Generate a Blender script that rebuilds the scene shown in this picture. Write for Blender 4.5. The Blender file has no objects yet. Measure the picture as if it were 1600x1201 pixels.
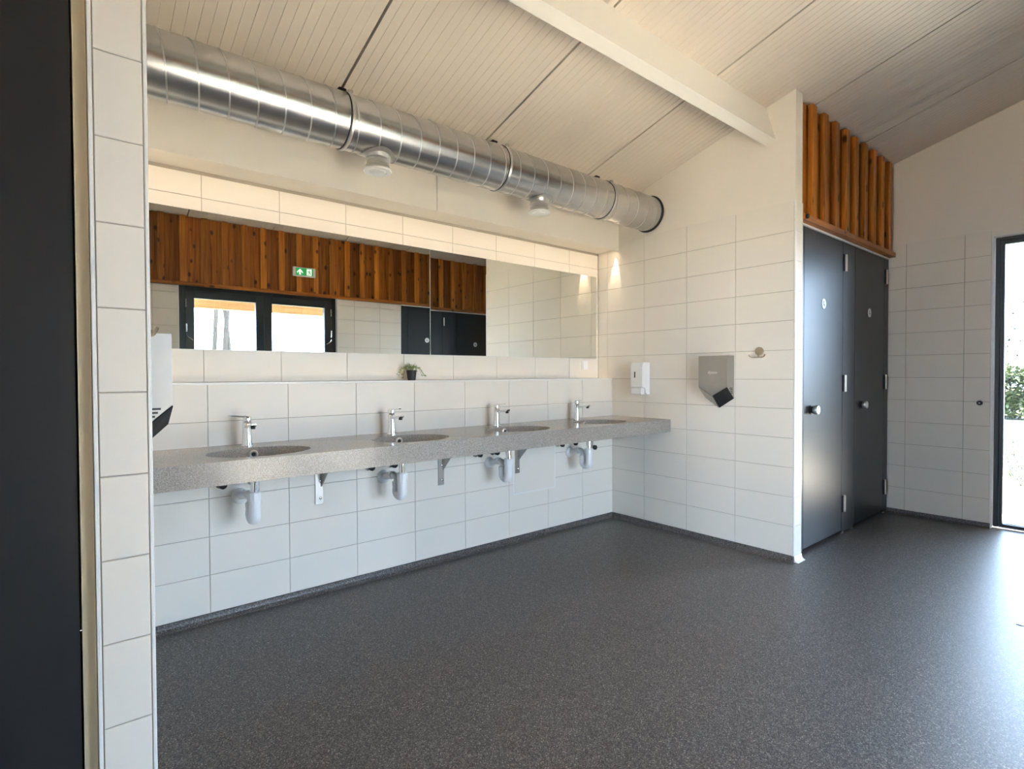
import bpy, math, random
from mathutils import Vector, Matrix
random.seed(7)
SC = bpy.context.scene
COL = SC.collection
PI = math.pi

# ------------------------------------------------------------------ camera, world, light, exposure
cam_d = bpy.data.cameras.new('camera'); cam = bpy.data.objects.new('camera', cam_d); COL.objects.link(cam)
SC.camera = cam
cam_d.sensor_width = 36.0; cam_d.lens = 36.0 * 846.26 / 1600.0; cam_d.clip_start = 0.02; cam_d.clip_end = 400
yaw, pitch, roll = 0.69124, -0.01772, -0.00404
fw = Vector((math.cos(pitch) * math.sin(yaw), math.cos(pitch) * math.cos(yaw), math.sin(pitch)))
rt = Vector((math.cos(yaw), -math.sin(yaw), 0)); up = rt.cross(fw)
rt2 = math.cos(roll) * rt + math.sin(roll) * up; up2 = -math.sin(roll) * rt + math.cos(roll) * up
cam.matrix_world = Matrix(((rt2.x, up2.x, -fw.x, -3.7919), (rt2.y, up2.y, -fw.y, -3.1703), (rt2.z, up2.z, -fw.z, 1.2778), (0, 0, 0, 1)))

w = bpy.data.worlds.new('sky'); SC.world = w; w.use_nodes = True
bg = w.node_tree.nodes['Background']
bg.inputs[0].default_value = (0.575, 0.735, 1.0, 1); bg.inputs[1].default_value = 13.5

sun_d = bpy.data.lights.new('sun', 'SUN'); sun_d.energy = 80; sun_d.angle = math.radians(2); sun_d.color = (1, .90, .76)
sun = bpy.data.objects.new('sun', sun_d); COL.objects.link(sun)
sun.rotation_euler = (math.radians(38), 0, math.radians(-7))     # high sun on the entrance side

def portal(name, loc, rot, sx, sy):
    d = bpy.data.lights.new(name, 'AREA'); d.shape = 'RECTANGLE'; d.size = sx; d.size_y = sy
    d.cycles.is_portal = True
    o = bpy.data.objects.new(name, d); COL.objects.link(o); o.location = loc; o.rotation_euler = rot
portal('daylight_portal_entrance', (-1.74, -4.25, 1.15), (PI / 2, 0, 0), 1.9, 2.3)
portal('daylight_portal_garden', (2.25, -2.815, 1.2), (PI / 2, 0, PI / 2), 1.1, 2.35)
portal('daylight_portal_west', (-8.85, -2.815, 1.2), (PI / 2, 0, PI / 2), 1.1, 2.35)  # daylight through the added end wall door
# orient portals so that they face into the room
bpy.data.objects['daylight_portal_entrance'].rotation_euler = (PI / 2, 0, 0)
bpy.data.objects['daylight_portal_garden'].rotation_euler = (PI / 2, 0, PI / 2)
bpy.data.objects['daylight_portal_west'].rotation_euler = (PI / 2, 0, -PI / 2)

vs = SC.view_settings
vs.view_transform = 'Standard'; vs.look = 'None'; vs.gamma = 1; vs.use_curve_mapping = False
vs.exposure = 1.17
SC.cycles.use_denoising = True
SC.cycles.max_bounces = 14; SC.cycles.diffuse_bounces = 8; SC.cycles.glossy_bounces = 6; SC.cycles.transparent_max_bounces = 12
SC.cycles.sample_clamp_indirect = 0

# ------------------------------------------------------------------ materials
M = {}
def new_mat(name):
    m = bpy.data.materials.new(name); m.use_nodes = True
    nt = m.node_tree; b = nt.nodes['Principled BSDF']; M[name] = m
    return m, nt, b
def mat(name, col, rough=0.5, metal=0.0, var=0.0, scale=4.0, bump=0.0, bscale=200.0, spec=None, coat=0.0):
    m, nt, b = new_mat(name)
    b.inputs['Base Color'].default_value = (*col, 1); b.inputs['Roughness'].default_value = rough; b.inputs['Metallic'].default_value = metal
    if spec is not None: b.inputs['Specular IOR Level'].default_value = spec
    if coat: b.inputs['Coat Weight'].default_value = coat; b.inputs['Coat Roughness'].default_value = 0.08
    tc = nt.nodes.new('ShaderNodeTexCoord')
    if var:
        n = nt.nodes.new('ShaderNodeTexNoise'); n.inputs['Scale'].default_value = scale; n.inputs['Detail'].default_value = 4
        r = nt.nodes.new('ShaderNodeMix'); r.data_type = 'RGBA'
        r.inputs[6].default_value = (*[c * (1 - var) for c in col], 1); r.inputs[7].default_value = (*[min(1, c * (1 + var)) for c in col], 1)
        nt.links.new(tc.outputs['Object'], n.inputs['Vector']); nt.links.new(n.outputs['Fac'], r.inputs[0]); nt.links.new(r.outputs[2], b.inputs['Base Color'])
    if bump:
        n2 = nt.nodes.new('ShaderNodeTexNoise'); n2.inputs['Scale'].default_value = bscale
        bp = nt.nodes.new('ShaderNodeBump'); bp.inputs['Strength'].default_value = bump; bp.inputs['Distance'].default_value = 0.002
        nt.links.new(tc.outputs['Object'], n2.inputs['Vector']); nt.links.new(n2.outputs['Fac'], bp.inputs['Height']); nt.links.new(bp.outputs['Normal'], b.inputs['Normal'])
    return m
def speckle(name, cols, scale, rough, spec=0.5, bump=0.0):
    """fine chips of several colours (vinyl floor, terrazzo worktop)"""
    m, nt, b = new_mat(name)
    tc = nt.nodes.new('ShaderNodeTexCoord')
    v = nt.nodes.new('ShaderNodeTexVoronoi'); v.inputs['Scale'].default_value = scale
    sep = nt.nodes.new('ShaderNodeSeparateColor'); rp = nt.nodes.new('ShaderNodeValToRGB')
    e = rp.color_ramp.elements; rp.color_ramp.interpolation = 'CONSTANT'
    while len(e) < len(cols): e.new(0.5)
    for el, (p, c) in zip(e, cols): el.position = p; el.color = (*c, 1)
    nt.links.new(tc.outputs['Object'], v.inputs['Vector']); nt.links.new(v.outputs['Color'], sep.inputs[0])
    nt.links.new(sep.outputs[0], rp.inputs[0]); nt.links.new(rp.outputs[0], b.inputs['Base Color'])
    b.inputs['Roughness'].default_value = rough; b.inputs['Specular IOR Level'].default_value = spec
    if bump:
        bp = nt.nodes.new('ShaderNodeBump'); bp.inputs['Strength'].default_value = bump; bp.inputs['Distance'].default_value = 0.001
        nt.links.new(sep.outputs[1], bp.inputs['Height']); nt.links.new(bp.outputs['Normal'], b.inputs['Normal'])
    return m
def wood(name, c0, c1, c2, rough=0.5, knots=True):
    m, nt, b = new_mat(name)
    tc = nt.nodes.new('ShaderNodeTexCoord'); oi = nt.nodes.new('ShaderNodeObjectInfo')
    off = nt.nodes.new('ShaderNodeVectorMath'); off.operation = 'ADD'
    mul = nt.nodes.new('ShaderNodeMath'); mul.operation = 'MULTIPLY'; mul.inputs[1].default_value = 40
    nt.links.new(oi.outputs['Random'], mul.inputs[0]); nt.links.new(tc.outputs['Object'], off.inputs[0]); nt.links.new(mul.outputs[0], off.inputs[1])
    mp = nt.nodes.new('ShaderNodeMapping'); mp.inputs['Scale'].default_value = (38, 38, 1.6)
    n = nt.nodes.new('ShaderNodeTexNoise'); n.inputs['Scale'].default_value = 1.0; n.inputs['Detail'].default_value = 6; n.inputs['Distortion'].default_value = .6
    nt.links.new(off.outputs[0], mp.inputs[0]); nt.links.new(mp.outputs[0], n.inputs['Vector'])
    rp = nt.nodes.new('ShaderNodeValToRGB'); e = rp.color_ramp.elements
    e[0].position = .28; e[0].color = (*c0, 1); e[1].position = .75; e[1].color = (*c2, 1); k = e.new(.5); k.color = (*c1, 1)
    nt.links.new(n.outputs['Fac'], rp.inputs[0])
    # every board its own tone
    hv = nt.nodes.new('ShaderNodeHueSaturation'); mr = nt.nodes.new('ShaderNodeMapRange')
    mr.inputs[3].default_value = .62; mr.inputs[4].default_value = 1.22
    nt.links.new(oi.outputs['Random'], mr.inputs[0]); nt.links.new(mr.outputs[0], hv.inputs['Value']); nt.links.new(rp.outputs[0], hv.inputs['Color'])
    last = hv.outputs[0]
    if knots:
        mp2 = nt.nodes.new('ShaderNodeMapping'); mp2.inputs['Scale'].default_value = (9, 9, 5.5)
        v = nt.nodes.new('ShaderNodeTexVoronoi'); v.inputs['Scale'].default_value = 1.0
        nt.links.new(off.outputs[0], mp2.inputs[0]); nt.links.new(mp2.outputs[0], v.inputs['Vector'])
        r2 = nt.nodes.new('ShaderNodeValToRGB'); r2.color_ramp.elements[0].position = .11; r2.color_ramp.elements[1].position = .22
        r2.color_ramp.elements[0].color = (.10, .06, .05, 1); r2.color_ramp.elements[1].color = (1, 1, 1, 1)
        mx = nt.nodes.new('ShaderNodeMix'); mx.data_type = 'RGBA'; mx.blend_type = 'MULTIPLY'; mx.inputs[0].default_value = .9
        nt.links.new(v.outputs['Distance'], r2.inputs[0]); nt.links.new(last, mx.inputs[6]); nt.links.new(r2.outputs[0], mx.inputs[7]); last = mx.outputs[2]
    nt.links.new(last, b.inputs['Base Color']); b.inputs['Roughness'].default_value = rough
    return m
def emis(name, col, s):
    m, nt, b = new_mat(name); b.inputs['Base Color'].default_value = (*col, 1)
    b.inputs['Emission Color'].default_value = (*col, 1); b.inputs['Emission Strength'].default_value = s
def glass(name):
    m = bpy.data.materials.new(name); m.use_nodes = True; nt = m.node_tree; M[name] = m
    nt.nodes.remove(nt.nodes['Principled BSDF'])
    t = nt.nodes.new('ShaderNodeBsdfTransparent'); t.inputs[0].default_value = (.93, .96, .95, 1)
    g = nt.nodes.new('ShaderNodeBsdfGlossy'); g.inputs['Roughness'].default_value = 0.0
    f = nt.nodes.new('ShaderNodeFresnel'); f.inputs[0].default_value = 1.45
    mx = nt.nodes.new('ShaderNodeMixShader'); nt.links.new(f.outputs[0], mx.inputs[0]); nt.links.new(t.outputs[0], mx.inputs[1]); nt.links.new(g.outputs[0], mx.inputs[2])
    nt.links.new(mx.outputs[0], nt.nodes['Material Output'].inputs[0])

mat('tile', (.79, .735, .655), .42, var=.012, scale=1.5, spec=.28)
mat('grout', (.42, .37, .31), .9)
mat('paint', (.81, .75, .66), .7, var=.015, scale=3, bump=.05, bscale=300)
mat('trim_white', (.82, .80, .76), .35)
mat('ceiling_steel', (.66, .585, .50), .38, var=.02, scale=2)
mat('seam_black', (.012, .010, .009), .8)
mat('beam_white', (.80, .765, .70), .5)
speckle('vinyl', [(0, (.045, .038, .036)), (.30, (.090, .076, .070)), (.62, (.145, .124, .114)), (.86, (.215, .187, .168)), (.965, (.36, .325, .285))], 300, .42, .42, .12)
speckle('terrazzo', [(0, (.20, .178, .157)), (.22, (.29, .262, .235)), (.6, (.36, .327, .295)), (.90, (.46, .42, .38))], 420, .20, .5)
mat('chrome', (.80, .79, .78), .07, 1)
mat('galvanised', (.60, .605, .605), .27, 1, var=.10, scale=22)
mat('galvanised_seam', (.66, .65, .63), .35, 1)
mat('steel_hook', (.50, .42, .31), .30, 1)
mat('steel_brushed', (.46, .44, .41), .38, 1, var=.05, scale=30)
mat('steel_satin', (.72, .66, .57), .34, 1)
mat('knob_steel', (.80, .79, .77), .30, 1)
mat('plastic_white', (.84, .83, .82), .3)
mat('plastic_grey', (.82, .82, .83), .35)
mat('laminate_dark', (.026, .026, .027), .34, var=.05, scale=20, spec=.42)
mat('black_rubber', (.010, .010, .011), .55)
mat('frame_dark', (.018, .022, .028), .38)
mat('mirror', (.86, .87, .82), .0, 1)
mat('mirror_edge', (.75, .78, .74), .2)
wood('wood_stained_shaded', (.17, .042, .004), (.38, .115, .008), (.54, .195, .016), .45)  # darker copy of the stain: shade between battens put into the colour
wood('wood_stained_lit', (.26, .07, .006), (.50, .165, .012), (.66, .26, .024), .45)  # lighter copy of the same stain, for the lit batten fronts
wood('wood_light', (.20, .125, .06), (.27, .18, .095), (.33, .24, .14), .6, knots=False)
mat('jamb_beige', (.58, .48, .32), .5)
mat('sign_white', (.82, .83, .82), .4); emis('sign_green', (.03, .38, .10), .25); emis('sign_lit_white', (.85, .9, .86), .5)
emis('led_diffuser', (1, .82, .58), 1.5)
mat('pot_black', (.022, .018, .020), .5); mat('soil', (.05, .035, .02), .9)
mat('leaf_small', (.20, .27, .05), .5, var=.35, scale=60)
mat('leaf_shrub', (.007, .013, .005), .6, var=.4, scale=6)
mat('leaf_pale', (.042, .056, .013), .6, var=.3, scale=5)
mat('bark', (.035, .03, .026), .9, var=.2, scale=12)
mat('grass', (.015, .019, .006), .9, var=.35, scale=5)
mat('paving', (.60, .52, .44), .8, var=.06, scale=8)
mat('ground_soil', (.50, .41, .32), .9, var=.3, scale=2)
glass('glass')

# ------------------------------------------------------------------ mesh helpers
class MB:
    def __init__(s): s.v = []; s.f = []
    def add(s, vs_, fs):
        o = len(s.v); s.v += [tuple(v) for v in vs_]; s.f += [tuple(i + o for i in f) for f in fs]; return s
    def box(s, a, b, ch=0.0):
        x0, y0, z0 = (min(a[i], b[i]) for i in range(3)); x1, y1, z1 = (max(a[i], b[i]) for i in range(3))
        if ch <= 0:
            return s.add([(x0, y0, z0), (x1, y0, z0), (x1, y1, z0), (x0, y1, z0), (x0, y0, z1), (x1, y0, z1), (x1, y1, z1), (x0, y1, z1)],
                         [(0, 3, 2, 1), (4, 5, 6, 7), (0, 1, 5, 4), (1, 2, 6, 5), (2, 3, 7, 6), (3, 0, 4, 7)])
        c = min(ch, (x1 - x0) / 2.01, (y1 - y0) / 2.01, (z1 - z0) / 2.01)
        vs_ = []; idx = {}
        for ix, X in ((0, x0), (1, x1)):
            for iy, Y in ((0, y0), (1, y1)):
                for iz, Z in ((0, z0), (1, z1)):
                    sx, sy, sz = (c if ix == 0 else -c), (c if iy == 0 else -c), (c if iz == 0 else -c)
                    for k, p in (('x', (X, Y + sy, Z + sz)), ('y', (X + sx, Y, Z + sz)), ('z', (X + sx, Y + sy, Z))):
                        idx[(ix, iy, iz, k)] = len(vs_); vs_.append(p)
        g = lambda ix, iy, iz, k: idx[(ix, iy, iz, k)]
        fs = [[g(0, 0, 0, 'x'), g(0, 0, 1, 'x'), g(0, 1, 1, 'x'), g(0, 1, 0, 'x')], [g(1, 0, 0, 'x'), g(1, 1, 0, 'x'), g(1, 1, 1, 'x'), g(1, 0, 1, 'x')],
              [g(0, 0, 0, 'y'), g(1, 0, 0, 'y'), g(1, 0, 1, 'y'), g(0, 0, 1, 'y')], [g(0, 1, 0, 'y'), g(0, 1, 1, 'y'), g(1, 1, 1, 'y'), g(1, 1, 0, 'y')],
              [g(0, 0, 0, 'z'), g(0, 1, 0, 'z'), g(1, 1, 0, 'z'), g(1, 0, 0, 'z')], [g(0, 0, 1, 'z'), g(1, 0, 1, 'z'), g(1, 1, 1, 'z'), g(0, 1, 1, 'z')]]
        for iy in (0, 1):
            for iz in (0, 1): fs.append([g(0, iy, iz, 'y'), g(1, iy, iz, 'y'), g(1, iy, iz, 'z'), g(0, iy, iz, 'z')])
        for ix in (0, 1):
            for iz in (0, 1): fs.append([g(ix, 0, iz, 'x'), g(ix, 1, iz, 'x'), g(ix, 1, iz, 'z'), g(ix, 0, iz, 'z')])
        for ix in (0, 1):
            for iy in (0, 1): fs.append([g(ix, iy, 0, 'x'), g(ix, iy, 1, 'x'), g(ix, iy, 1, 'y'), g(ix, iy, 0, 'y')])
        for ix in (0, 1):
            for iy in (0, 1):
                for iz in (0, 1): fs.append([g(ix, iy, iz, 'x'), g(ix, iy, iz, 'y'), g(ix, iy, iz, 'z')])
        return s.add(vs_, fs)
    def prism(s, poly, axis, a, b):
        """closed polygon in the two other axes, extruded along axis from a to b"""
        def P(q, t):
            return {'x': (t, q[0], q[1]), 'y': (q[0], t, q[1]), 'z': (q[0], q[1], t)}[axis]
        n = len(poly)
        return s.add([P(q, a) for q in poly] + [P(q, b) for q in poly],
                     [tuple(range(n))[::-1], tuple(range(n, 2 * n))] + [(i, (i + 1) % n, n + (i + 1) % n, n + i) for i in range(n)])
    def tube(s, pts, rad, n=14, caps=True):
        """round tube through points, one radius or one per point"""
        pts = [Vector(p) for p in pts]; m = len(pts); R = rad if isinstance(rad, (list, tuple)) else [rad] * m
        o = len(s.v); prev = None
        for i, p in enumerate(pts):
            t = (pts[min(i + 1, m - 1)] - pts[max(i - 1, 0)])
            t = t.normalized() if t.length > 1e-9 else Vector((0, 0, 1))
            if prev is None: prev = t.orthogonal().normalized()
            u = (prev - t * prev.dot(t))
            u = u.normalized() if u.length > 1e-6 else t.orthogonal().normalized()
            prev = u; v_ = t.cross(u)
            for k in range(n):
                a = 2 * PI * k / n; s.v.append(tuple(p + (u * math.cos(a) + v_ * math.sin(a)) * R[i]))
        for i in range(m - 1):
            for k in range(n):
                a = o + i * n + k; b = o + i * n + (k + 1) % n; s.f.append((a, b, b + n, a + n))
        if caps: s.f.append(tuple(o + k for k in range(n))[::-1]); s.f.append(tuple(o + (m - 1) * n + k for k in range(n)))
        return s
    def lathe(s, prof, c, axis='z', n=24):
        """profile of (radius, offset along axis) about centre c"""
        o = len(s.v); m = len(prof)
        for r_, h in prof:
            for k in range(n):
                a = 2 * PI * k / n; x, y = r_ * math.cos(a), r_ * math.sin(a)
                d = {'z': (x, y, h), 'y': (x, h, y), 'x': (h, x, y)}[axis]
                s.v.append((c[0] + d[0], c[1] + d[1], c[2] + d[2]))
        for i in range(m - 1):
            for k in range(n):
                a = o + i * n + k; b = o + i * n + (k + 1) % n; s.f.append((a, b, b + n, a + n))
        s.f.append(tuple(o + k for k in range(n))[::-1]); s.f.append(tuple(o + (m - 1) * n + k for k in range(n)))
        return s
    def torus(s, c, R, r, axis='z', n=32, m=10):
        o = len(s.v)
        for i in range(n):
            a = 2 * PI * i / n
            for j in range(m):
                b = 2 * PI * j / m; q = R + r * math.cos(b); h = r * math.sin(b); x, y = q * math.cos(a), q * math.sin(a)
                d = {'z': (x, y, h), 'y': (x, h, y), 'x': (h, x, y)}[axis]; s.v.append((c[0] + d[0], c[1] + d[1], c[2] + d[2]))
        for i in range(n):
            for j in range(m):
                s.f.append((o + i * m + j, o + ((i + 1) % n) * m + j, o + ((i + 1) % n) * m + (j + 1) % m, o + i * m + (j + 1) % m))
        return s
    def mesh(s, name, smooth=False, fix=True):
        me = bpy.data.meshes.new(name); me.from_pydata(s.v, [], s.f)
        if fix:
            import bmesh
            bm = bmesh.new(); bm.from_mesh(me); bmesh.ops.recalc_face_normals(bm, faces=bm.faces); bm.to_mesh(me); bm.free()
        if smooth:
            me.polygons.foreach_set('use_smooth', [True] * len(me.polygons))
            try: me.set_sharp_from_angle(angle=math.radians(40))
            except Exception: pass
        me.update(); return me
    def build(s, name, m, parent=None, smooth=False, **kw):
        return link(name, s.mesh(name, smooth), m, parent, **kw)

def link(name, me, m, parent=None, label=None, cat=None, group=None, kind=None, loc=None):
    if m is not None and not me.materials: me.materials.append(M[m])
    o = bpy.data.objects.new(name, me); COL.objects.link(o)
    if loc: o.location = loc
    if parent is not None: o.parent = parent
    return tag(o, label, cat, group, kind)
def tag(o, label=None, cat=None, group=None, kind=None):
    if label: o['label'] = label
    if cat: o['category'] = cat
    if group: o['group'] = group
    if kind: o['kind'] = kind
    return o
def thing(name, loc=(0, 0, 0), label=None, cat=None, group=None, kind=None):
    o = bpy.data.objects.new(name, None); COL.objects.link(o); o.location = loc; o.empty_display_size = .05
    return tag(o, label, cat, group, kind)
def struct(name, mb, m, label=None, smooth=False): return mb.build(name, m, None, smooth, label=label, kind='structure')
def copy_tree(o, parent=None):
    c = o.copy(); COL.objects.link(c); c.parent = parent
    for ch in list(o.children): copy_tree(ch, c)
    return c

# ------------------------------------------------------------------ key dimensions (metres)
YR = -2.815                                   # ridge
YD, YF = -1.53, -4.10                         # cubicle front behind the alcove walls, entrance wall opposite
XL, XR, XW, XE = -3.625, 2.06, 0.115, -8.6    # alcove left face, far gable wall, wall thickness, unseen end
SL, CA = 0.285, 2.735
def zc(y): return CA - SL * y if y > YR else CA - SL * (2 * YR - y)
COVE, TH, TW = 0.04, 0.2, 0.404
ROWS = [COVE + TH * k for k in range(13)]      # tile joints, top 2.44
SOF = 2.365

# ------------------------------------------------------------------ tiles
TILE_CACHE = {}
def tile_mesh(wd, ht, th=0.008, mname='tile'):
    k = (round(wd, 4), round(ht, 4), mname)
    if k not in TILE_CACHE:
        j = 0.0015; c = 0.0012; x0, x1, y0, y1 = j, wd - j, j, ht - j
        mb = MB().add([(x0, y0, -th), (x1, y0, -th), (x1, y1, -th), (x0, y1, -th), (x0, y0, -c), (x1, y0, -c), (x1, y1, -c), (x0, y1, -c),
                       (x0 + c, y0 + c, 0), (x1 - c, y0 + c, 0), (x1 - c, y1 - c, 0), (x0 + c, y1 - c, 0)],
                      [(8, 9, 10, 11), (4, 5, 9, 8), (5, 6, 10, 9), (6, 7, 11, 10), (7, 4, 8, 11), (0, 1, 5, 4), (1, 2, 6, 5), (2, 3, 7, 6), (3, 0, 4, 7)])
        me = mb.mesh('tile'); me.materials.append(M[mname]); TILE_CACHE[k] = me
    return TILE_CACHE[k]
def tiles(parent, o, u, n, us, vs_, skip=None):
    """tiles in the plane through o spanned by u and z, facing n; us, vs_ are joint positions"""
    o, u, n = Vector(o), Vector(u), Vector(n); vz = Vector((0, 0, 1))
    flip = u.cross(vz).dot(n) < 0
    for i in range(len(us) - 1):
        for j in range(len(vs_) - 1):
            a, b = us[i], us[i + 1]; z0, z1 = vs_[j], vs_[j + 1]
            if b - a < .006 or z1 - z0 < .006 or (skip and skip(a, b, z0, z1)): continue
            me = tile_mesh(b - a, z1 - z0)
            t = bpy.data.objects.new('tile', me); COL.objects.link(t); t.parent = parent
            if flip: org = o + u * b + vz * z0; uu = -u
            else: org = o + u * a + vz * z0; uu = u
            t.matrix_world = Matrix(((uu.x, 0, n.x, org.x), (uu.y, 0, n.y, org.y), (uu.z, 1, n.z, org.z), (0, 0, 0, 1)))
def joints(a, b, first, step=TW):
    r = [a]; x = first
    while x < b - .004:
        if x > a + .004: r.append(x)
        x += step
    return r + [b]

# ------------------------------------------------------------------ floor, coved skirting
mb = MB().box((XE, -4.12, -.1), (XR + .06, .3, 0)); struct('floor', mb, 'vinyl', 'dark grey speckled vinyl floor')

def cove(name, p0, p1, n, m='vinyl', h=COVE, d=.028):
    p0, p1, n = Vector(p0), Vector(p1), Vector(n)
    prof = [(-.004, 0), (d, 0), (d * .93, .002), (d * .55, .006), (d * .28, .014), (.005, .024), (.004, h - .004), (.0015, h), (-.004, h)]
    k = len(prof); V = []
    for p in (p0, p1):
        for a, z in prof: q = p + n * a; V.append((q.x, q.y, z))
    F = [(i, (i + 1) % k, k + (i + 1) % k, k + i) for i in range(k)] + [tuple(range(k)), tuple(range(k, 2 * k))[::-1]]
    return struct(name, MB().add(V, F), m)
cove('baseboard_back', (XL, 0, 0), (0, 0, 0), (0, -1, 0))
cove('baseboard_right', (0, 0, 0), (0, -1.575, 0), (-1, 0, 0))
cove('baseboard_left', (XL, 0, 0), (XL, -1.575, 0), (1, 0, 0))
cove('baseboard_right_end', (0, -1.575, 0), (XW, -1.575, 0), (0, -1, 0), 'trim_white')
cove('baseboard_left_end', (XL - XW, -1.575, 0), (XL, -1.575, 0), (0, -1, 0), 'trim_white')
cove('baseboard_far', (XR, YD, 0), (XR, -2.257, 0), (-1, 0, 0))
cove('baseboard_far_front', (XR, -3.373, 0), (XR, YF, 0), (-1, 0, 0))
cove('baseboard_front', (-.76, YF, 0), (.25, YF, 0), (0, 1, 0))
cove('baseboard_front_left', (XE, YF, 0), (-2.72, YF, 0), (0, 1, 0))

# ------------------------------------------------------------------ washbasin wall, ledge, soffit
G = .004
RD = .166
mb = MB().box((XL, G, 0), (0, .3, 1.236)).box((XL, RD + G, 1.236), (0, .3, 2.79))
wb = struct('wall_back', mb, 'grout', 'white tiled washbasin wall with a recess for the mirror')
lower = sorted([-(.391 + TW * k) for k in range(8)])
lower = [XL] + lower + [0]
HX0, HX1, HZ0, HZ1 = -1.150, -.728, .37, .80
tiles(wb, (0, 0, 0), (1, 0, 0), (0, -1, 0), lower, ROWS[:7])
upper = [XL] + sorted([-(.377 + TW * k) for k in range(8)]) + [0]
tiles(wb, (0, RD, 0), (1, 0, 0), (0, -1, 0), upper, [1.245] + ROWS[7:12] + [SOF - .001], skip=lambda a, b, z0, z1: z0 > 1.43 and z1 < 2.05 and a > XL + .02 and b < -.05)
struct('trim_1', MB().box((XL, -.003, 1.232), (0, RD + .004, 1.244), .002), 'trim_white', 'narrow white ledge above the washbasin tiles')
# soffit box: fascia in two boards with an open joint, underside with a slot for the light line
SF = -.075
so = thing('trim_2', (0, 0, 0), 'white boxed soffit above the mirror', kind='structure')
for a, b in ((XL, -1.872), (-1.868, 0)):
    MB().prism([(SF, SOF), (SF + .018, SOF), (SF + .018, zc(SF + .018) - .002), (SF, zc(SF) - .002)], 'x', a, b).build('fascia_board', 'paint', so)
MB().box((XL, SF + .0185, SOF + .018), (0, RD + .01, SOF + .045)).build('soffit_board', 'paint', so)
led = thing('light_strip', (-1.8125, -.046, SOF + .0175), 'warm light strip hidden behind the lip of the soffit', 'lamp')
MB().box((-1.78, -.008, -.004), (1.78, .008, 0)).build('profile', 'steel_brushed', led)
MB().box((-1.775, -.006, -.0055), (1.775, .006, -.0042)).build('diffuser', 'led_diffuser', led)
ld = bpy.data.lights.new('strip_lamp', 'AREA'); ld.shape = 'RECTANGLE'; ld.size = 3.55; ld.size_y = .010; ld.energy = 1.5; ld.color = (1, .80, .58)
lo = bpy.data.objects.new('strip_lamp', ld); COL.objects.link(lo); lo.location = (-1.8125, -.046, SOF + .0112)
for sx, lab in ((-.018, 'tiny warm spot lamp under the soffit beside the tiled side wall'), (XL + .018, 'tiny warm spot lamp under the soffit behind the pillar')):
    sp_ = thing('soffit_spot', (sx, -.046, SOF + .0175), lab, 'lamp', 'soffit spot lamps')
    MB().lathe([(.009, -.0005), (.009, -.010), (.007, -.010), (.007, -.004)], (0, 0, 0), 'z', 16).build('housing', 'black_rubber', sp_)
    MB().lathe([(.006, -.0045), (.003, -.006)], (0, 0, 0), 'z', 12).build('lens', 'led_diffuser', sp_)
    ld = bpy.data.lights.new('spot_lamp', 'SPOT'); ld.energy = 13; ld.color = (1, .80, .56); ld.spot_size = math.radians(30); ld.spot_blend = .12; ld.shadow_soft_size = .004
    lo = bpy.data.objects.new('spot_lamp', ld); COL.objects.link(lo); lo.location = (sx, -.046, SOF + .004)
    lo.rotation_euler = (math.radians(3), 0, 0)

# ------------------------------------------------------------------ alcove side walls
def side_wall(name, x0, face, label):
    """wall along y; face +1/-1: the tiled face looks to +x / -x, x0 is that face"""
    a, b = (x0 + G, x0 + XW - .004) if face < 0 else (x0 - XW + .004, x0 - G)
    mb = MB().prism([(-1.571, 0), (.3, 0), (.3, zc(.3)), (-1.571, zc(-1.571) + .0)], 'x', a, b)
    o = struct(name, mb, 'paint', label)
    MB().box((x0 + (.0035 if face < 0 else -.0035), -1.566, COVE), (x0 + (.006 if face < 0 else -.006), RD + .1, 2.436)).build('grout_bed', 'grout', o)
    ys = [-1.565] + sorted([-(.347 + TW * k) for k in range(3)] + [.057]) + [RD]
    tiles(o, (x0, 0, 0), (0, 1, 0), (face, 0, 0), ys, ROWS)
    # narrow end face, tiled, with metal edge trims
    e0, e1 = (x0, x0 + XW) if face < 0 else (x0 - XW, x0)
    MB().box((e0 + .006, -1.5715, COVE), (e1 - .006, -1.569, 2.436)).build('grout_bed', 'grout', o)
    tiles(o, (0, -1.575, 0), (1, 0, 0), (0, -1, 0), [e0 + .009, e1 - .009], ROWS)
    for q in (e0, e1 - .008):
        MB().box((q, -1.5755, .03), (q + .008, -1.565, 2.44), .002).build('edge_trim', 'trim_white', o)
    return o
wr = side_wall('wall_right', 0, -1, 'tiled side wall of the alcove with dryer and dispenser')
wl = side_wall('wall_left', XL, 1, 'tiled wall end beside the dark door')

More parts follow.
